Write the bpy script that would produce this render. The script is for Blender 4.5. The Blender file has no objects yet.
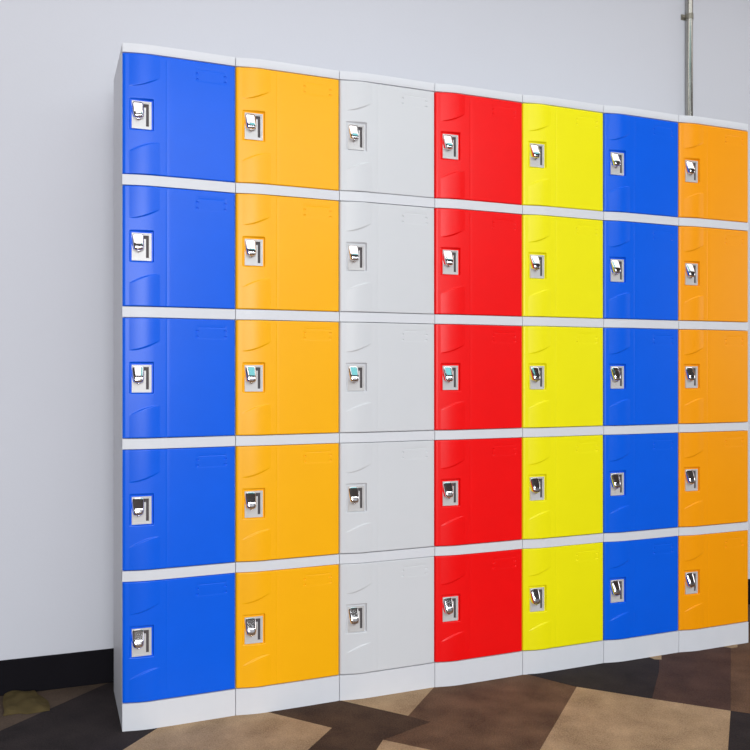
import bpy, bmesh, math
from math import sin, cos, pi, radians
from mathutils import Vector

sc = bpy.context.scene
C = sc.collection

# ------------------------------------------------------------ materials
def lin(c):
    return tuple(((v / 255.0) / 12.92 if v / 255.0 <= 0.04045 else ((v / 255.0 + 0.055) / 1.055) ** 2.4) for v in c) + (1.0,)

def base_mat(name):
    m = bpy.data.materials.new(name)
    m.use_nodes = True
    nt = m.node_tree
    b = nt.nodes['Principled BSDF']
    return m, nt, b

def noise_mat(name, rgb, rough=0.4, metal=0.0, scale=40.0, amt=0.04, bump=0.0, bscale=None, detail=3.0, spec=0.5, rough_amt=0.0, coat=0.0):
    m, nt, b = base_mat(name)
    N, L = nt.nodes, nt.links
    tc = N.new('ShaderNodeTexCoord')
    nz = N.new('ShaderNodeTexNoise'); nz.inputs['Scale'].default_value = scale; nz.inputs['Detail'].default_value = detail
    L.new(tc.outputs['Object'], nz.inputs['Vector'])
    mx = N.new('ShaderNodeMix'); mx.data_type = 'RGBA'
    a = lin(rgb)
    mx.inputs['A'].default_value = tuple(max(0, v * (1 - amt)) for v in a[:3]) + (1,)
    mx.inputs['B'].default_value = tuple(min(1, v * (1 + amt)) for v in a[:3]) + (1,)
    L.new(nz.outputs['Fac'], mx.inputs['Factor'])
    L.new(mx.outputs['Result'], b.inputs['Base Color'])
    b.inputs['Roughness'].default_value = rough
    b.inputs['Metallic'].default_value = metal
    b.inputs['Specular IOR Level'].default_value = spec
    b.inputs['Coat Weight'].default_value = coat
    b.inputs['Coat Roughness'].default_value = 0.12
    if rough_amt:
        mr = N.new('ShaderNodeMapRange')
        mr.inputs['To Min'].default_value = rough - rough_amt
        mr.inputs['To Max'].default_value = rough + rough_amt
        L.new(nz.outputs['Fac'], mr.inputs['Value']); L.new(mr.outputs['Result'], b.inputs['Roughness'])
    if bump:
        n2 = N.new('ShaderNodeTexNoise'); n2.inputs['Scale'].default_value = bscale or scale * 3; n2.inputs['Detail'].default_value = 2
        L.new(tc.outputs['Object'], n2.inputs['Vector'])
        bp = N.new('ShaderNodeBump'); bp.inputs['Strength'].default_value = bump; bp.inputs['Distance'].default_value = 0.002
        L.new(n2.outputs['Fac'], bp.inputs['Height']); L.new(bp.outputs['Normal'], b.inputs['Normal'])
    return m

def carpet_mat(name, dark, light, fleck=None):
    """loop pile carpet: fine speckle plus soft broad mottling"""
    m, nt, b = base_mat(name)
    N, L = nt.nodes, nt.links
    tc = N.new('ShaderNodeTexCoord')
    big = N.new('ShaderNodeTexNoise'); big.inputs['Scale'].default_value = 9; big.inputs['Detail'].default_value = 4
    fine = N.new('ShaderNodeTexNoise'); fine.inputs['Scale'].default_value = 260; fine.inputs['Detail'].default_value = 2
    for n in (big, fine): L.new(tc.outputs['Object'], n.inputs['Vector'])
    ad = N.new('ShaderNodeMath'); ad.operation = 'ADD'
    ml = N.new('ShaderNodeMath'); ml.operation = 'MULTIPLY'; ml.inputs[1].default_value = 0.5
    L.new(big.outputs['Fac'], ad.inputs[0]); L.new(fine.outputs['Fac'], ad.inputs[1]); L.new(ad.outputs[0], ml.inputs[0])
    rp = N.new('ShaderNodeValToRGB')
    rp.color_ramp.elements[0].position = 0.34; rp.color_ramp.elements[0].color = lin(dark)
    rp.color_ramp.elements[1].position = 0.66; rp.color_ramp.elements[1].color = lin(light)
    L.new(ml.outputs[0], rp.inputs['Fac'])
    L.new(rp.outputs['Color'], b.inputs['Base Color'])
    b.inputs['Roughness'].default_value = 0.95
    b.inputs['Specular IOR Level'].default_value = 0.15
    b.inputs['Sheen Weight'].default_value = 0.0
    bp = N.new('ShaderNodeBump'); bp.inputs['Strength'].default_value = 0.4; bp.inputs['Distance'].default_value = 0.003
    L.new(fine.outputs['Fac'], bp.inputs['Height']); L.new(bp.outputs['Normal'], b.inputs['Normal'])
    return m

M = {}
M['wall'] = noise_mat('painted_wall', (208, 209, 217), 0.75, scale=1.3, amt=0.02, bump=0.08, bscale=120, spec=0.25)
M['room'] = noise_mat('painted_room', (170, 170, 172), 0.8, scale=1.3, amt=0.02, spec=0.2)
M['room_dark'] = noise_mat('painted_room_dark', (105, 104, 106), 0.8, scale=1.3, amt=0.02, spec=0.2)
M['ceiling'] = noise_mat('dark_ceiling', (92, 86, 84), 0.9, scale=3, amt=0.05, spec=0.2)
M['base'] = noise_mat('black_baseboard', (19, 17, 22), 0.8, scale=14, amt=0.15, spec=0.1)
M['body'] = noise_mat('grey_plastic', (217, 218, 224), 0.45, scale=30, amt=0.015, bump=0.03, bscale=300, spec=0.4)
M['blue'] = noise_mat('blue_plastic', (0, 94, 230), 0.32, scale=12, amt=0.04, bump=0.03, bscale=220, spec=0.3)
M['orange'] = noise_mat('orange_plastic', (255, 180, 6), 0.36, scale=12, amt=0.03, bump=0.03, bscale=220, spec=0.32)
M['deep_orange'] = noise_mat('deep_orange_plastic', (255, 160, 0), 0.36, scale=12, amt=0.03, bump=0.03, bscale=220, spec=0.32)
M['grey'] = noise_mat('light_grey_plastic', (211, 212, 216), 0.38, scale=12, amt=0.015, bump=0.03, bscale=220, spec=0.32)
M['red'] = noise_mat('red_plastic', (246, 6, 10), 0.36, scale=12, amt=0.04, bump=0.03, bscale=220, spec=0.32)
M['yellow'] = noise_mat('yellow_plastic', (244, 234, 8), 0.36, scale=12, amt=0.02, bump=0.03, bscale=220, spec=0.32)
M['plate'] = noise_mat('satin_lock_plate', (208, 206, 206), 0.38, metal=0.15, scale=60, amt=0.03, spec=0.5)
M['chrome'] = noise_mat('chrome', (236, 234, 236), 0.1, metal=1.0, scale=60, amt=0.02)
M['slot'] = noise_mat('dark_slot', (84, 78, 80), 0.6, scale=60, amt=0.1, spec=0.2)
M['pipe'] = noise_mat('galvanised_pipe', (176, 174, 168), 0.2, metal=0.85, scale=22, amt=0.1, rough_amt=0.06)
M['clip'] = noise_mat('dull_clip', (146, 142, 130), 0.45, metal=0.6, scale=30, amt=0.1)
M['cloth'] = noise_mat('ochre_cloth', (84, 72, 46), 0.9, scale=30, amt=0.25, bump=0.4, bscale=90, spec=0.1)
M['tan'] = carpet_mat('carpet_tan', (134, 111, 86), (190, 161, 128))
M['brown'] = carpet_mat('carpet_brown', (72, 52, 42), (120, 92, 72))
M['dark_brown'] = carpet_mat('carpet_dark_brown', (54, 40, 34), (88, 68, 54))
M['charcoal'] = carpet_mat('carpet_charcoal', (36, 32, 34), (58, 50, 50))
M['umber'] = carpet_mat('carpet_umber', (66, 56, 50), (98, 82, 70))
M['red_brown'] = carpet_mat('carpet_red_brown', (62, 46, 42), (92, 68, 60))

# ------------------------------------------------------------ helpers
def tag(o, label=None, cat=None, group=None, kind=None):
    if label: o['label'] = label
    if cat: o['category'] = cat
    if group: o['group'] = group
    if kind: o['kind'] = kind
    return o

def link_mesh(name, me, parent=None):
    o = bpy.data.objects.new(name, me)
    C.objects.link(o)
    if parent: o.parent = parent
    return o

class MB:
    """collects verts / faces / material indices of one mesh"""
    def __init__(s): s.v = []; s.f = []; s.m = []
    def box(s, x0, x1, y0, y1, z0, z1, mi=0):
        n = len(s.v)
        s.v += [(x0,y0,z0),(x1,y0,z0),(x1,y1,z0),(x0,y1,z0),(x0,y0,z1),(x1,y0,z1),(x1,y1,z1),(x0,y1,z1)]
        s.f += [tuple(n+i for i in q) for q in ((0,3,2,1),(4,5,6,7),(0,1,5,4),(1,2,6,5),(2,3,7,6),(3,0,4,7))]
        s.m += [mi]*6
    def poly(s, pts, mi=0):
        n = len(s.v); s.v += [tuple(p) for p in pts]; s.f.append(tuple(range(n, n+len(pts)))); s.m.append(mi)
    def prism(s, pts, z0, z1, mi=0):
        """pts counter-clockwise outline in x,y"""
        n = len(s.v); k = len(pts)
        s.v += [(p[0], p[1], z0) for p in pts] + [(p[0], p[1], z1) for p in pts]
        s.f.append(tuple(n+i for i in range(k-1, -1, -1))); s.f.append(tuple(n+k+i for i in range(k)))
        for i in range(k):
            j = (i+1) % k; s.f.append((n+i, n+j, n+k+j, n+k+i))
        s.m += [mi]*(k+2)
    def mesh(s, name, mats, smooth=False, bevel=0.0, segs=2):
        me = bpy.data.meshes.new(name)
        me.from_pydata(s.v, [], s.f)
        for m in mats: me.materials.append(m)
        me.polygons.foreach_set('material_index', s.m)
        bm = bmesh.new(); bm.from_mesh(me)
        bmesh.ops.recalc_face_normals(bm, faces=bm.faces)
        if bevel:
            es = [e for e in bm.edges if len(e.link_faces) == 2 and e.calc_face_angle(0) > radians(40)]
            bmesh.ops.bevel(bm, geom=es, offset=bevel, segments=segs, affect='EDGES', profile=0.5, clamp_overlap=True)
        bm.to_mesh(me); bm.free()
        if smooth:
            me.polygons.foreach_set('use_smooth', [True]*len(me.polygons))
            me.set_sharp_from_angle(angle=radians(35))
        me.update()
        return me
    def build(s, name, mats, parent=None, **k):
        return link_mesh(name, s.mesh(name, mats, **k), parent)

# ------------------------------------------------------------ camera (measured from the photo)
TH = radians(20.79)
FPX, HY, CAM_H = 864.0, 371.7, 1.0057
RT = Vector((cos(TH), -sin(TH), 0)); FW = Vector((sin(TH), cos(TH), 0))
CAM = Vector((-0.1957, -2.5068, CAM_H))
cd = bpy.data.cameras.new('camera'); cam = bpy.data.objects.new('camera', cd); C.objects.link(cam)
cam.location = CAM; cam.rotation_euler = (radians(90), 0, -TH)
cd.sensor_width = 36; cd.lens = 36 * FPX / 750
cd.shift_y = -(375 - HY) / 750
cd.clip_start = 0.05
sc.camera = cam

def floor_pt(px, py):
    Z = FPX * CAM_H / (py - HY)
    p = CAM + RT * ((px - 375) / FPX * Z) + FW * Z
    return (p.x, p.y)

# ------------------------------------------------------------ the room
WALL_Y = 0.42
RX0, RX1, RY0, RZ = -3.2, 7.5, -6.5, 3.1
def struct(name, mb, mats, **k):
    return tag(mb.build(name, mats, **k), kind='structure')

fl = MB()
fl.box(RX0, RX1, RY0, WALL_Y, -0.08, 0.0, 0)
names = ['brown', 'tan', 'dark_brown', 'charcoal', 'umber', 'red_brown']
patches = [
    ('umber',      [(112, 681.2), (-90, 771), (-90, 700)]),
    ('charcoal',   [(150, 664), (112, 681.2), (-90, 771), (-120, 860), (60, 788), (123, 750), (158, 728), (215, 690)]),
    ('tan',        [(215, 690), (158, 728), (123, 750), (60, 788), (240, 830), (308, 750), (332, 728), (267, 712)]),
    ('dark_brown', [(267, 712), (332, 728), (308, 750), (280, 780), (352, 800), (372, 757), (383, 740), (430, 722), (408, 716), (340, 700.5), (300, 690)]),
    ('tan',        [(340, 700.5), (408, 716), (455, 664), (400, 668)]),
    ('tan',        [(383, 740), (372, 757), (352, 800), (480, 830), (520, 774), (430, 750)]),
    ('tan',        [(576.7, 687), (540, 750), (517, 790), (723, 800), (728, 750), (730.7, 711)]),
    ('charcoal',   [(524, 673.5), (576.7, 687), (652, 699), (659, 672), (660, 640), (560, 650)]),
    ('red_brown',  [(660, 640), (659, 672), (652, 699), (730.7, 711), (731, 640)]),
    ('charcoal',   [(730.7, 711), (728, 750), (723, 800), (900, 800), (900, 735)]),
    ('tan',        [(649, 657.5), (655, 659.6), (661.5, 659.8), (661.5, 650), (649, 650)]),
    ('tan',        [(724, 647), (731, 648.2), (737.5, 647.2), (737.5, 640), (724, 640)]),
]
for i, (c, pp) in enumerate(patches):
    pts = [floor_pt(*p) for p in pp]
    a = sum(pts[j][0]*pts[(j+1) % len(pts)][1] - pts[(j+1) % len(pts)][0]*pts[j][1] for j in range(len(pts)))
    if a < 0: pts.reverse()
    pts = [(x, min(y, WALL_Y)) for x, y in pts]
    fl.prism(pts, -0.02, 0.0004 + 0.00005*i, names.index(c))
# the pattern goes on where the photo ends
for (x, y, r, a, n, c) in [(-2.3,-1.2,.5,.4,4,'tan'),(-1.2,-2.2,.55,1.1,3,'dark_brown'),(.9,-2.0,.5,.2,4,'tan'),(2.6,-1.9,.6,.8,4,'tan'),
                           (3.9,-.7,.6,.3,4,'charcoal'),(4.1,-2.6,.55,1.4,3,'tan'),(-.3,-3.8,.6,.5,4,'tan'),(1.9,-3.9,.7,.1,4,'charcoal'),(5.7,-1.6,.7,.9,4,'tan')]:
    fl.prism([(x + r*cos(a + 2*pi*k/n), y + r*.7*sin(a + 2*pi*k/n)) for k in range(n)], -0.02, 0.0003, names.index(c))
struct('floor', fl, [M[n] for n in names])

w = MB(); w.box(RX0-.1, RX1+.1, WALL_Y, WALL_Y+.15, -.08, RZ+.1); struct('wall_back', w, [M['wall']])
w = MB(); w.box(RX0-.1, RX0, RY0, WALL_Y, -.08, RZ+.1); struct('wall_left', w, [M['room_dark']])
w = MB(); w.box(RX1, RX1+.1, RY0, WALL_Y, -.08, RZ+.1); struct('wall_right', w, [M['room']])
w = MB(); w.box(RX0-.1, RX1+.1, RY0-.1, RY0, -.08, RZ+.1); struct('wall_front', w, [M['room']])
w = MB(); w.box(RX0, RX1, RY0, WALL_Y, RZ, RZ+.1); struct('ceiling', w, [M['ceiling']])
b = MB(); b.box(RX0, RX1, WALL_Y-.012, WALL_Y, 0.0, .108); struct('baseboard_back', b, [M['base']], bevel=.003)

# ------------------------------------------------------------ locker geometry
W, PITCH, DOOR_H = 0.32, 0.3702, 0.3374
Z_FIRST = 1.8973                       # top of the uppermost door
DEPTH = 0.33
BU0, BU1 = 0.019, 0.103                # the bulge beside the lock, metres from the left edge

def sm(a, b_, x):
    t = min(1, max(0, (x - a) / (b_ - a))); return t*t*(3-2*t)
def q(u):                               # gentle bow of the whole front
    if u < .085: return .0095 * sin(.5*pi*u/.085)
    t = (u-.085)/(W-.085)
    return .0095 * (1 - t**1.25)
def bulge(u):
    t = (u - BU0) / (BU1 - BU0)
    if t <= 0 or t >= 1: return 0.0
    return .0030 * (sin(pi * t ** 0.95) ** 1.05)
def front(u): return q(u) + .25*bulge(u)

US = [.0010 + .003*i for i in range(6)] + [BU0 + (BU1-BU0)*i/28 for i in range(29)] + [.11+.02*i for i in range(11)] + [W-.0010]
US = sorted(set(round(x, 5) for x in US if x <= W-.0010))
def front_prism(mb, z0, z1, yb=.03, extra=0.0):
    pts = [(u, -front(u) - extra) for u in US] + [(W-.0010, yb), (.0010, yb)]
    mb.prism(pts, z0, z1)

def body_mesh():
    mb = MB()
    zb, zt = .0791, Z_FIRST + .002
    mb.box(.0010, W-.0010, .014, DEPTH, zb - .004, zt)
    for r in range(1, 5):
        top = Z_FIRST - r*PITCH + PITCH - DOOR_H       # underside of the door above
        front_prism(mb, Z_FIRST - r*PITCH + .0020, top - .0020, .03)
    return mb.mesh('body', [M['body']], smooth=True)
def cap_mesh():
    mb = MB(); front_prism(mb, Z_FIRST + .0024, Z_FIRST + .028, DEPTH)
    return mb.mesh('top_cap', [M['body']], smooth=True, bevel=.0012)
def plinth_mesh():
    mb = MB(); front_prism(mb, 0.0, .0770, DEPTH)
    return mb.mesh('plinth', [M['body']], smooth=True)

def door_mesh():
    """u from the left edge, z up from the door's middle"""
    u0, u1, h = .0018, W - .0018, DOOR_H/2
    def fine(a, b_, s): 
        n = max(1, int(round((b_-a)/s))); return [a + (b_-a)*i/n for i in range(n)]
    us = fine(u0, .012, .001) + fine(.012, .028, .0012) + fine(.028, .086, .0022) + fine(.086, .126, .0012) + fine(.126, .198, .006) \
        + fine(.198, .214, .0012) + fine(.214, .284, .004) + fine(.284, .3, .0012) + fine(.3, .312, .004) + fine(.312, u1, .001) + [u1]
    zs = fine(-h, -h+.006, .001) + fine(-h+.006, -h+.054, .006) + fine(-h+.054, -h+.104, .0011) + fine(-h+.104, h-.104, .0014) + fine(h-.104, h-.012, .0011) \
        + fine(h-.012, h, .001) + [h]
    def off(u, z):
        t = min(1, max(0, (u-BU0)/(BU1-BU0)))
        up = h - (.064 + .027*(1-t)**0.001 * cos(.5*pi*t))        # lower rim of the upper bulge
        lo = -h + (.064 + .027*sin(.5*pi*t))                       # upper rim of the lower bulge
        mask = sm(up - .0012, up + .0022, z) + (1 - sm(lo - .0022, lo + .0012, z))
        d = q(u) + bulge(u)*min(1, mask)
        d -= .0004 * sm(.1195, .1212, u) * sm(.128, .1225, u) if u < .128 else 0
        # pocket round the lock plate
        if mask < .5:
            inside = sm(.0200, .0222, u) * (1 - sm(.0835, .0860, u)) * (1 - sm(.0415, .0445, abs(z+.0)))
            d = d*(1-inside) + (.0010)*inside
        # shallow name card recess with a ledge and four pin holes
        rz = h - z
        if .196 < u < .3 and rz < .07:
            ins = sm(.204, .2055, u)*(1-sm(.2915, .293, u))*sm(.0165, .018, rz)*(1-sm(.056, .0575, rz))
            d -= .00025*ins
            if .212 < u < .289 and .0225 < rz < .0248: d -= .0005
            for hu in (.2075, .2895):
                for hz in (.034, .0505):
                    if abs(u-hu) < .0032 and abs(rz-hz) < .0022: d -= .002
        # rounded rim
        el = max(0, (.0085 - (u-u0))/.0085); er = max(0, (.004-(u1-u))/.004); ez = max(0, (.0028-(h-abs(z)))/.0028)
        return d - .0045*(1 - math.sqrt(max(0, 1-el*el))) - .0022*(1-math.sqrt(max(0, 1-er*er))) - .0018*(1-math.sqrt(max(0, 1-ez*ez)))
    nu, nz = len(us), len(zs)
    v = [(u, -off(u, z), z) for z in zs for u in us]
    f = [(j*nu+i, j*nu+i+1, (j+1)*nu+i+1, (j+1)*nu+i) for j in range(nz-1) for i in range(nu-1)]
    rim = [i for i in range(nu)] + [j*nu+nu-1 for j in range(1, nz)] + [(nz-1)*nu+i for i in range(nu-2, -1, -1)] + [j*nu for j in range(nz-2, 0, -1)]
    n = len(v); k = len(rim)
    v += [(v[i][0], .0125, v[i][2]) for i in rim]
    for a in range(k):
        c = (a+1) % k; f.append((rim[a], n+a, n+c, rim[c]))
    f.append(tuple(n+i for i in range(k-1, -1, -1)))
    me = bpy.data.meshes.new('door'); me.from_pydata(v, [], f)
    me.polygons.foreach_set('use_smooth', [True]*len(f)); me.set_sharp_from_angle(angle=radians(60)); me.update()
    bm = bmesh.new(); bm.from_mesh(me); bmesh.ops.recalc_face_normals(bm, faces=bm.faces); bm.to_mesh(me); bm.free()
    return me

PU = 0.0530                             # middle of the lock plate from the left edge
def plate_mesh():
    mb = MB()
    a, c = .0268, .0388                 # half width, half height
    g = .0034
    y0, y1 = .0014, -.0030              # back and raised rim
    mb.box(-a, a, y1, y0, c-g, c); mb.box(-a, a, y1, y0, -c, -c+g)
    mb.box(-a, -a+g, y1, y0, -c+g, c-g); mb.box(a-g, a, y1, y0, -c+g, c-g)
    mb.box(-a+g, a-g, .0012, .0014, -c+g, c-g, 1)            # dark backing seen through the slot
    p = -.0012
    mb.box(-a+g, .0060, p, .0011, -c+g, c-g)                 # panel left of the slot
    mb.box(.0060, .0120, p, .0011, -c+g, .0225)              # panel below the wide top of the slot
    mb.box(.0060, .0200, p, .0011, .0325, c-g)
    mb.box(.0120, .0200, p, .0011, -c+g, -.0305)
    mb.box(.0200, a-g, p, .0011, -c+g, c-g)
    return mb.mesh('lock_plate', [M['plate'], M['slot']])
def latch_mesh():
    """chrome pull: sloping arched shell that stands out towards its lower lip"""
    prof = [(.0362, .0010, .20), (.0359, .0018, .50), (.0350, .0028, .72), (.0334, .0040, .86), (.0300, .0058, .95), (.0240, .0088, .99), (.0160, .0129, 1.0),
            (.0080, .0170, 1.0), (.0050, .0184, .99), (.0022, .0194, .97), (-.0015, .0201, .94), (-.0060, .0198, .90), (-.0085, .0180, .87),
            (-.0098, .0140, .85), (-.0100, .0070, .82), (-.0100, .0000, .80)]
    hw, n = .0172, 22
    v = []; f = []
    for z, d, wd in prof:
        for i in range(n+1):
            t = -1 + 2*i/n
            x = hw*wd*math.copysign(abs(t)**.9, t)
            e = (1 - abs(t)**4.5) ** .5
            v.append((x, -(d*e), z - .004*(1-t*t)*(1 if z < .004 else 0)))
    m = n+1
    for j in range(len(prof)-1):
        for i in range(n): f.append((j*m+i, j*m+i+1, (j+1)*m+i+1, (j+1)*m+i))
    f.append(tuple(j*m for j in range(len(prof))) + tuple(j*m+n for j in range(len(prof)-1, -1, -1)))
    mi = [0]*len(f)
    # padlock eye: small torus below the lip
    k0 = len(v); R, r, A, B = .0042, .0016, 18, 8
    for a in range(A):
        for b_ in range(B):
            rr = R + r*cos(2*pi*b_/B)
            v.append((rr*cos(2*pi*a/A), -.0085 + r*sin(2*pi*b_/B)*1.0 - .004, -.0110 + rr*sin(2*pi*a/A)))
    for a in range(A):
        for b_ in range(B):
            f.append((k0+a*B+b_, k0+((a+1) % A)*B+b_, k0+((a+1) % A)*B+(b_+1) % B, k0+a*B+(b_+1) % B)); mi.append(0)
    me = bpy.data.meshes.new('latch'); me.from_pydata(v, [], f); me.materials.append(M['chrome'])
    me.polygons.foreach_set('use_smooth', [True]*len(f)); me.set_sharp_from_angle(angle=radians(50)); me.update()
    bm = bmesh.new(); bm.from_mesh(me); bmesh.ops.recalc_face_normals(bm, faces=bm.faces); bm.to_mesh(me); bm.free()
    return me

BODY, CAP, PLINTH, DOOR, PLATE, LATCH = body_mesh(), cap_mesh(), plinth_mesh(), door_mesh(), plate_mesh(), latch_mesh()
door_by = {}
for c in ('blue', 'orange', 'deep_orange', 'grey', 'red', 'yellow'):
    d = DOOR.copy(); d.name = c + '_door'; d.materials.append(M[c]); door_by[c] = d
cols = [
    ('blue', 'blue', 'Leftmost grey locker cabinet in the row, with five blue doors and its side panel showing'),
    ('orange', 'orange', 'Locker cabinet with five orange doors, between a blue-doored one and the light grey one'),
    ('grey', 'light grey', 'Tall locker cabinet whose five doors are light grey like its frame, beside the red one'),
    ('red', 'red', 'Tall grey locker cabinet with five bright red doors, in the middle of the row'),
    ('yellow', 'yellow', 'Tall grey locker cabinet with five yellow doors, right of the red one'),
    ('blue', 'blue', 'Blue-doored locker cabinet between the yellow one and the orange one at the right end'),
    ('deep_orange', 'deep orange', 'Rightmost locker cabinet in the row, with five deep orange doors, in front of the pipe'),
]
rows = ['top', 'second from top', 'middle', 'fourth from top', 'bottom']
for k, (c, cname, label) in enumerate(cols):
    root = bpy.data.objects.new('locker_cabinet', None); C.objects.link(root)
    root.location = (k*W, 0, 0); root.empty_display_size = .1
    tag(root, label, 'locker', 'locker cabinets standing side by side along the wall')
    link_mesh('body', BODY, root); link_mesh('top_cap', CAP, root); link_mesh('plinth', PLINTH, root)
    for r in range(5):
        d = link_mesh('door', door_by[c], root)
        d.location = (0, 0, Z_FIRST - DOOR_H/2 - r*PITCH)
        d['label'] = '%s moulded locker door, %s' % (cname, rows[r])
        p = link_mesh('lock_plate', PLATE, d); p.location = (PU, -.0024, -.002)
        p['label'] = 'light metal lock plate with a dark slot'
        l = link_mesh('latch', LATCH, d); l.location = (PU - .0100, -.0030, -.0005)
        l['label'] = 'chrome pull latch'

# ------------------------------------------------------------ conduit on the wall
def ring_tube(mb, x, y, r, z0, z1, n=28, mi=0):
    mb.prism([(x + r*cos(2*pi*i/n), y + r*sin(2*pi*i/n)) for i in range(n)], z0, z1, mi)
# wall position seen at px 689
def wall_x(px, yy):
    t = (px-375)/FPX; d = RT*t + FW; s = (yy - CAM.y)/d.y
    return CAM.x + d.x*s, s
PR = .0155
px_, ps_ = wall_x(689.3, WALL_Y - PR)
root = bpy.data.objects.new('conduit_pipe', None); C.objects.link(root); root.location = (px_, WALL_Y-PR, 1.5)
tag(root, 'thin vertical grey metal pipe on the white wall above the right end of the lockers', 'pipe')
mb = MB(); ring_tube(mb, 0, 0, PR-.0005, -1.39, RZ-1.5-.001); mb.build('pipe', [M['pipe']], root, smooth=True)
zc = CAM_H + (HY-17)*ps_/FPX - 1.5
mb = MB(); ring_tube(mb, 0, 0, PR+.0012, zc-.011, zc+.011); mb.box(-PR-.016, -PR+.002, PR-.005, PR-.0005, zc-.011, zc+.011)
cl = mb.build('clip', [M['clip']], root, smooth=True)
mb = MB()
mb.prism([(.0055*cos(2*pi*i/10), .0055*sin(2*pi*i/10)) for i in range(10)], 0, .010)
s_ = mb.build('screw', [M['clip']], cl); s_.rotation_euler = (radians(90), 0, 0); s_.location = (-PR-.008, PR-.004, zc)

# ------------------------------------------------------------ crumpled cloth on the floor by the skirting
mb = MB(); n, m_ = 26, 18
cpix = [(3, 716.5), (-2, 693), (40, 691), (47, 711.5)]
cp = [floor_pt(*p) for p in cpix]       # front-left, back-left, back-right, front-right
import random
random.seed(4)
def cl_pt(s, t):
    a = Vector(cp[0]).lerp(Vector(cp[3]), s); b_ = Vector(cp[1]).lerp(Vector(cp[2]), s)
    p = a.lerp(b_, t)
    wob = .012*sin(7*s+3*t) * (0 if 0 < s < 1 and 0 < t < 1 else 1)
    e = (max(0, 1-(2*s-1)**4)*max(0, 1-(2*t-1)**4))**.5
    h = .003 + e*(.012 + .003*sin(9*s+5*t) + .002*sin(17*t-8*s+1))
    sh = 1 - .38*max(0, t-.35)**1.5*abs(2*s-1)*1.6
    mid = Vector(cp[0]).lerp(Vector(cp[3]), .5).lerp(Vector(cp[1]).lerp(Vector(cp[2]), .5), t)
    p = mid + (p-mid)*sh
    return (p.x + wob, p.y + wob*.4, h)
for j in range(m_+1):
    for i in range(n+1):
        x, y, z = cl_pt(i/n, j/m_); mb.v.append((x, min(y, WALL_Y-.02), z))
for j in range(m_):
    for i in range(n):
        mb.f.append((j*(n+1)+i, j*(n+1)+i+1, (j+1)*(n+1)+i+1, (j+1)*(n+1)+i)); mb.m.append(0)
rim = [i for i in range(n+1)] + [j*(n+1)+n for j in range(1, m_+1)] + [m_*(n+1)+i for i in range(n-1, -1, -1)] + [j*(n+1) for j in range(m_-1, 0, -1)]
n0 = len(mb.v)
for i in rim: mb.v.append((mb.v[i][0], mb.v[i][1], .0008))
for a in range(len(rim)):
    c_ = (a+1) % len(rim); mb.f.append((rim[a], n0+a, n0+c_, rim[c_])); mb.m.append(0)
mb.f.append(tuple(n0+i for i in range(len(rim)-1, -1, -1))); mb.m.append(0)
o = mb.build('cloth', [M['cloth']], smooth=True)
tag(o, 'crumpled dull yellow cloth lying on the carpet against the black baseboard', 'cloth')

# ------------------------------------------------------------ light
def area(name, loc, size, size_y, power, color=(1, 1, 1), rot=(0, 0, 0)):
    l = bpy.data.lights.new(name, 'AREA'); l.shape = 'RECTANGLE'; l.size = size; l.size_y = size_y; l.energy = power; l.color = color
    o = bpy.data.objects.new(name, l); C.objects.link(o); o.location = loc; o.rotation_euler = rot
    return o
area('ceiling_lamp', (1.6, -0.75, RZ-.03), 6.5, .8, 26, (1, .98, .96))
area('ceiling_lamp', (1.4, -4.9, RZ-.03), 5.0, 1.3, 185, (.90, .96, 1))
area('added_teal_latch_light', (1.65, -1.55, RZ-.03), 1.9, .7, 3.4, (.26, .88, .92))  # unseen teal light, added so the middle-row latches reflect teal
area('ceiling_lamp', (.15, -1.55, RZ-.03), .8, .6, 2.6, (1, .98, .96))  # small light added to whiten the reflection in the leftmost middle latch
area('unseen_front_fill', (-1.2, RY0+.05, 1.85), 3.4, 2.1, 240, (.95, .98, 1), (radians(90), 0, 0))  # unseen fill behind the camera, added to light fronts and wall
area('added_pipe_highlight_fill', (RX1-.05, -2.2, 1.9), 1.8, 3.0, 45, (1, 1, 1), (0, radians(90), 0))  # unseen fill from the right, added for a highlight on the pipe

wd = bpy.data.worlds.new('world'); sc.world = wd; wd.use_nodes = True
wd.node_tree.nodes['Background'].inputs[0].default_value = (.8, .85, .9, 1); wd.node_tree.nodes['Background'].inputs[1].default_value = .3

sc.view_settings.view_transform = 'Standard'
sc.view_settings.look = 'None'
sc.view_settings.gamma = 1
sc.view_settings.use_curve_mapping = False
sc.view_settings.exposure = 0.14
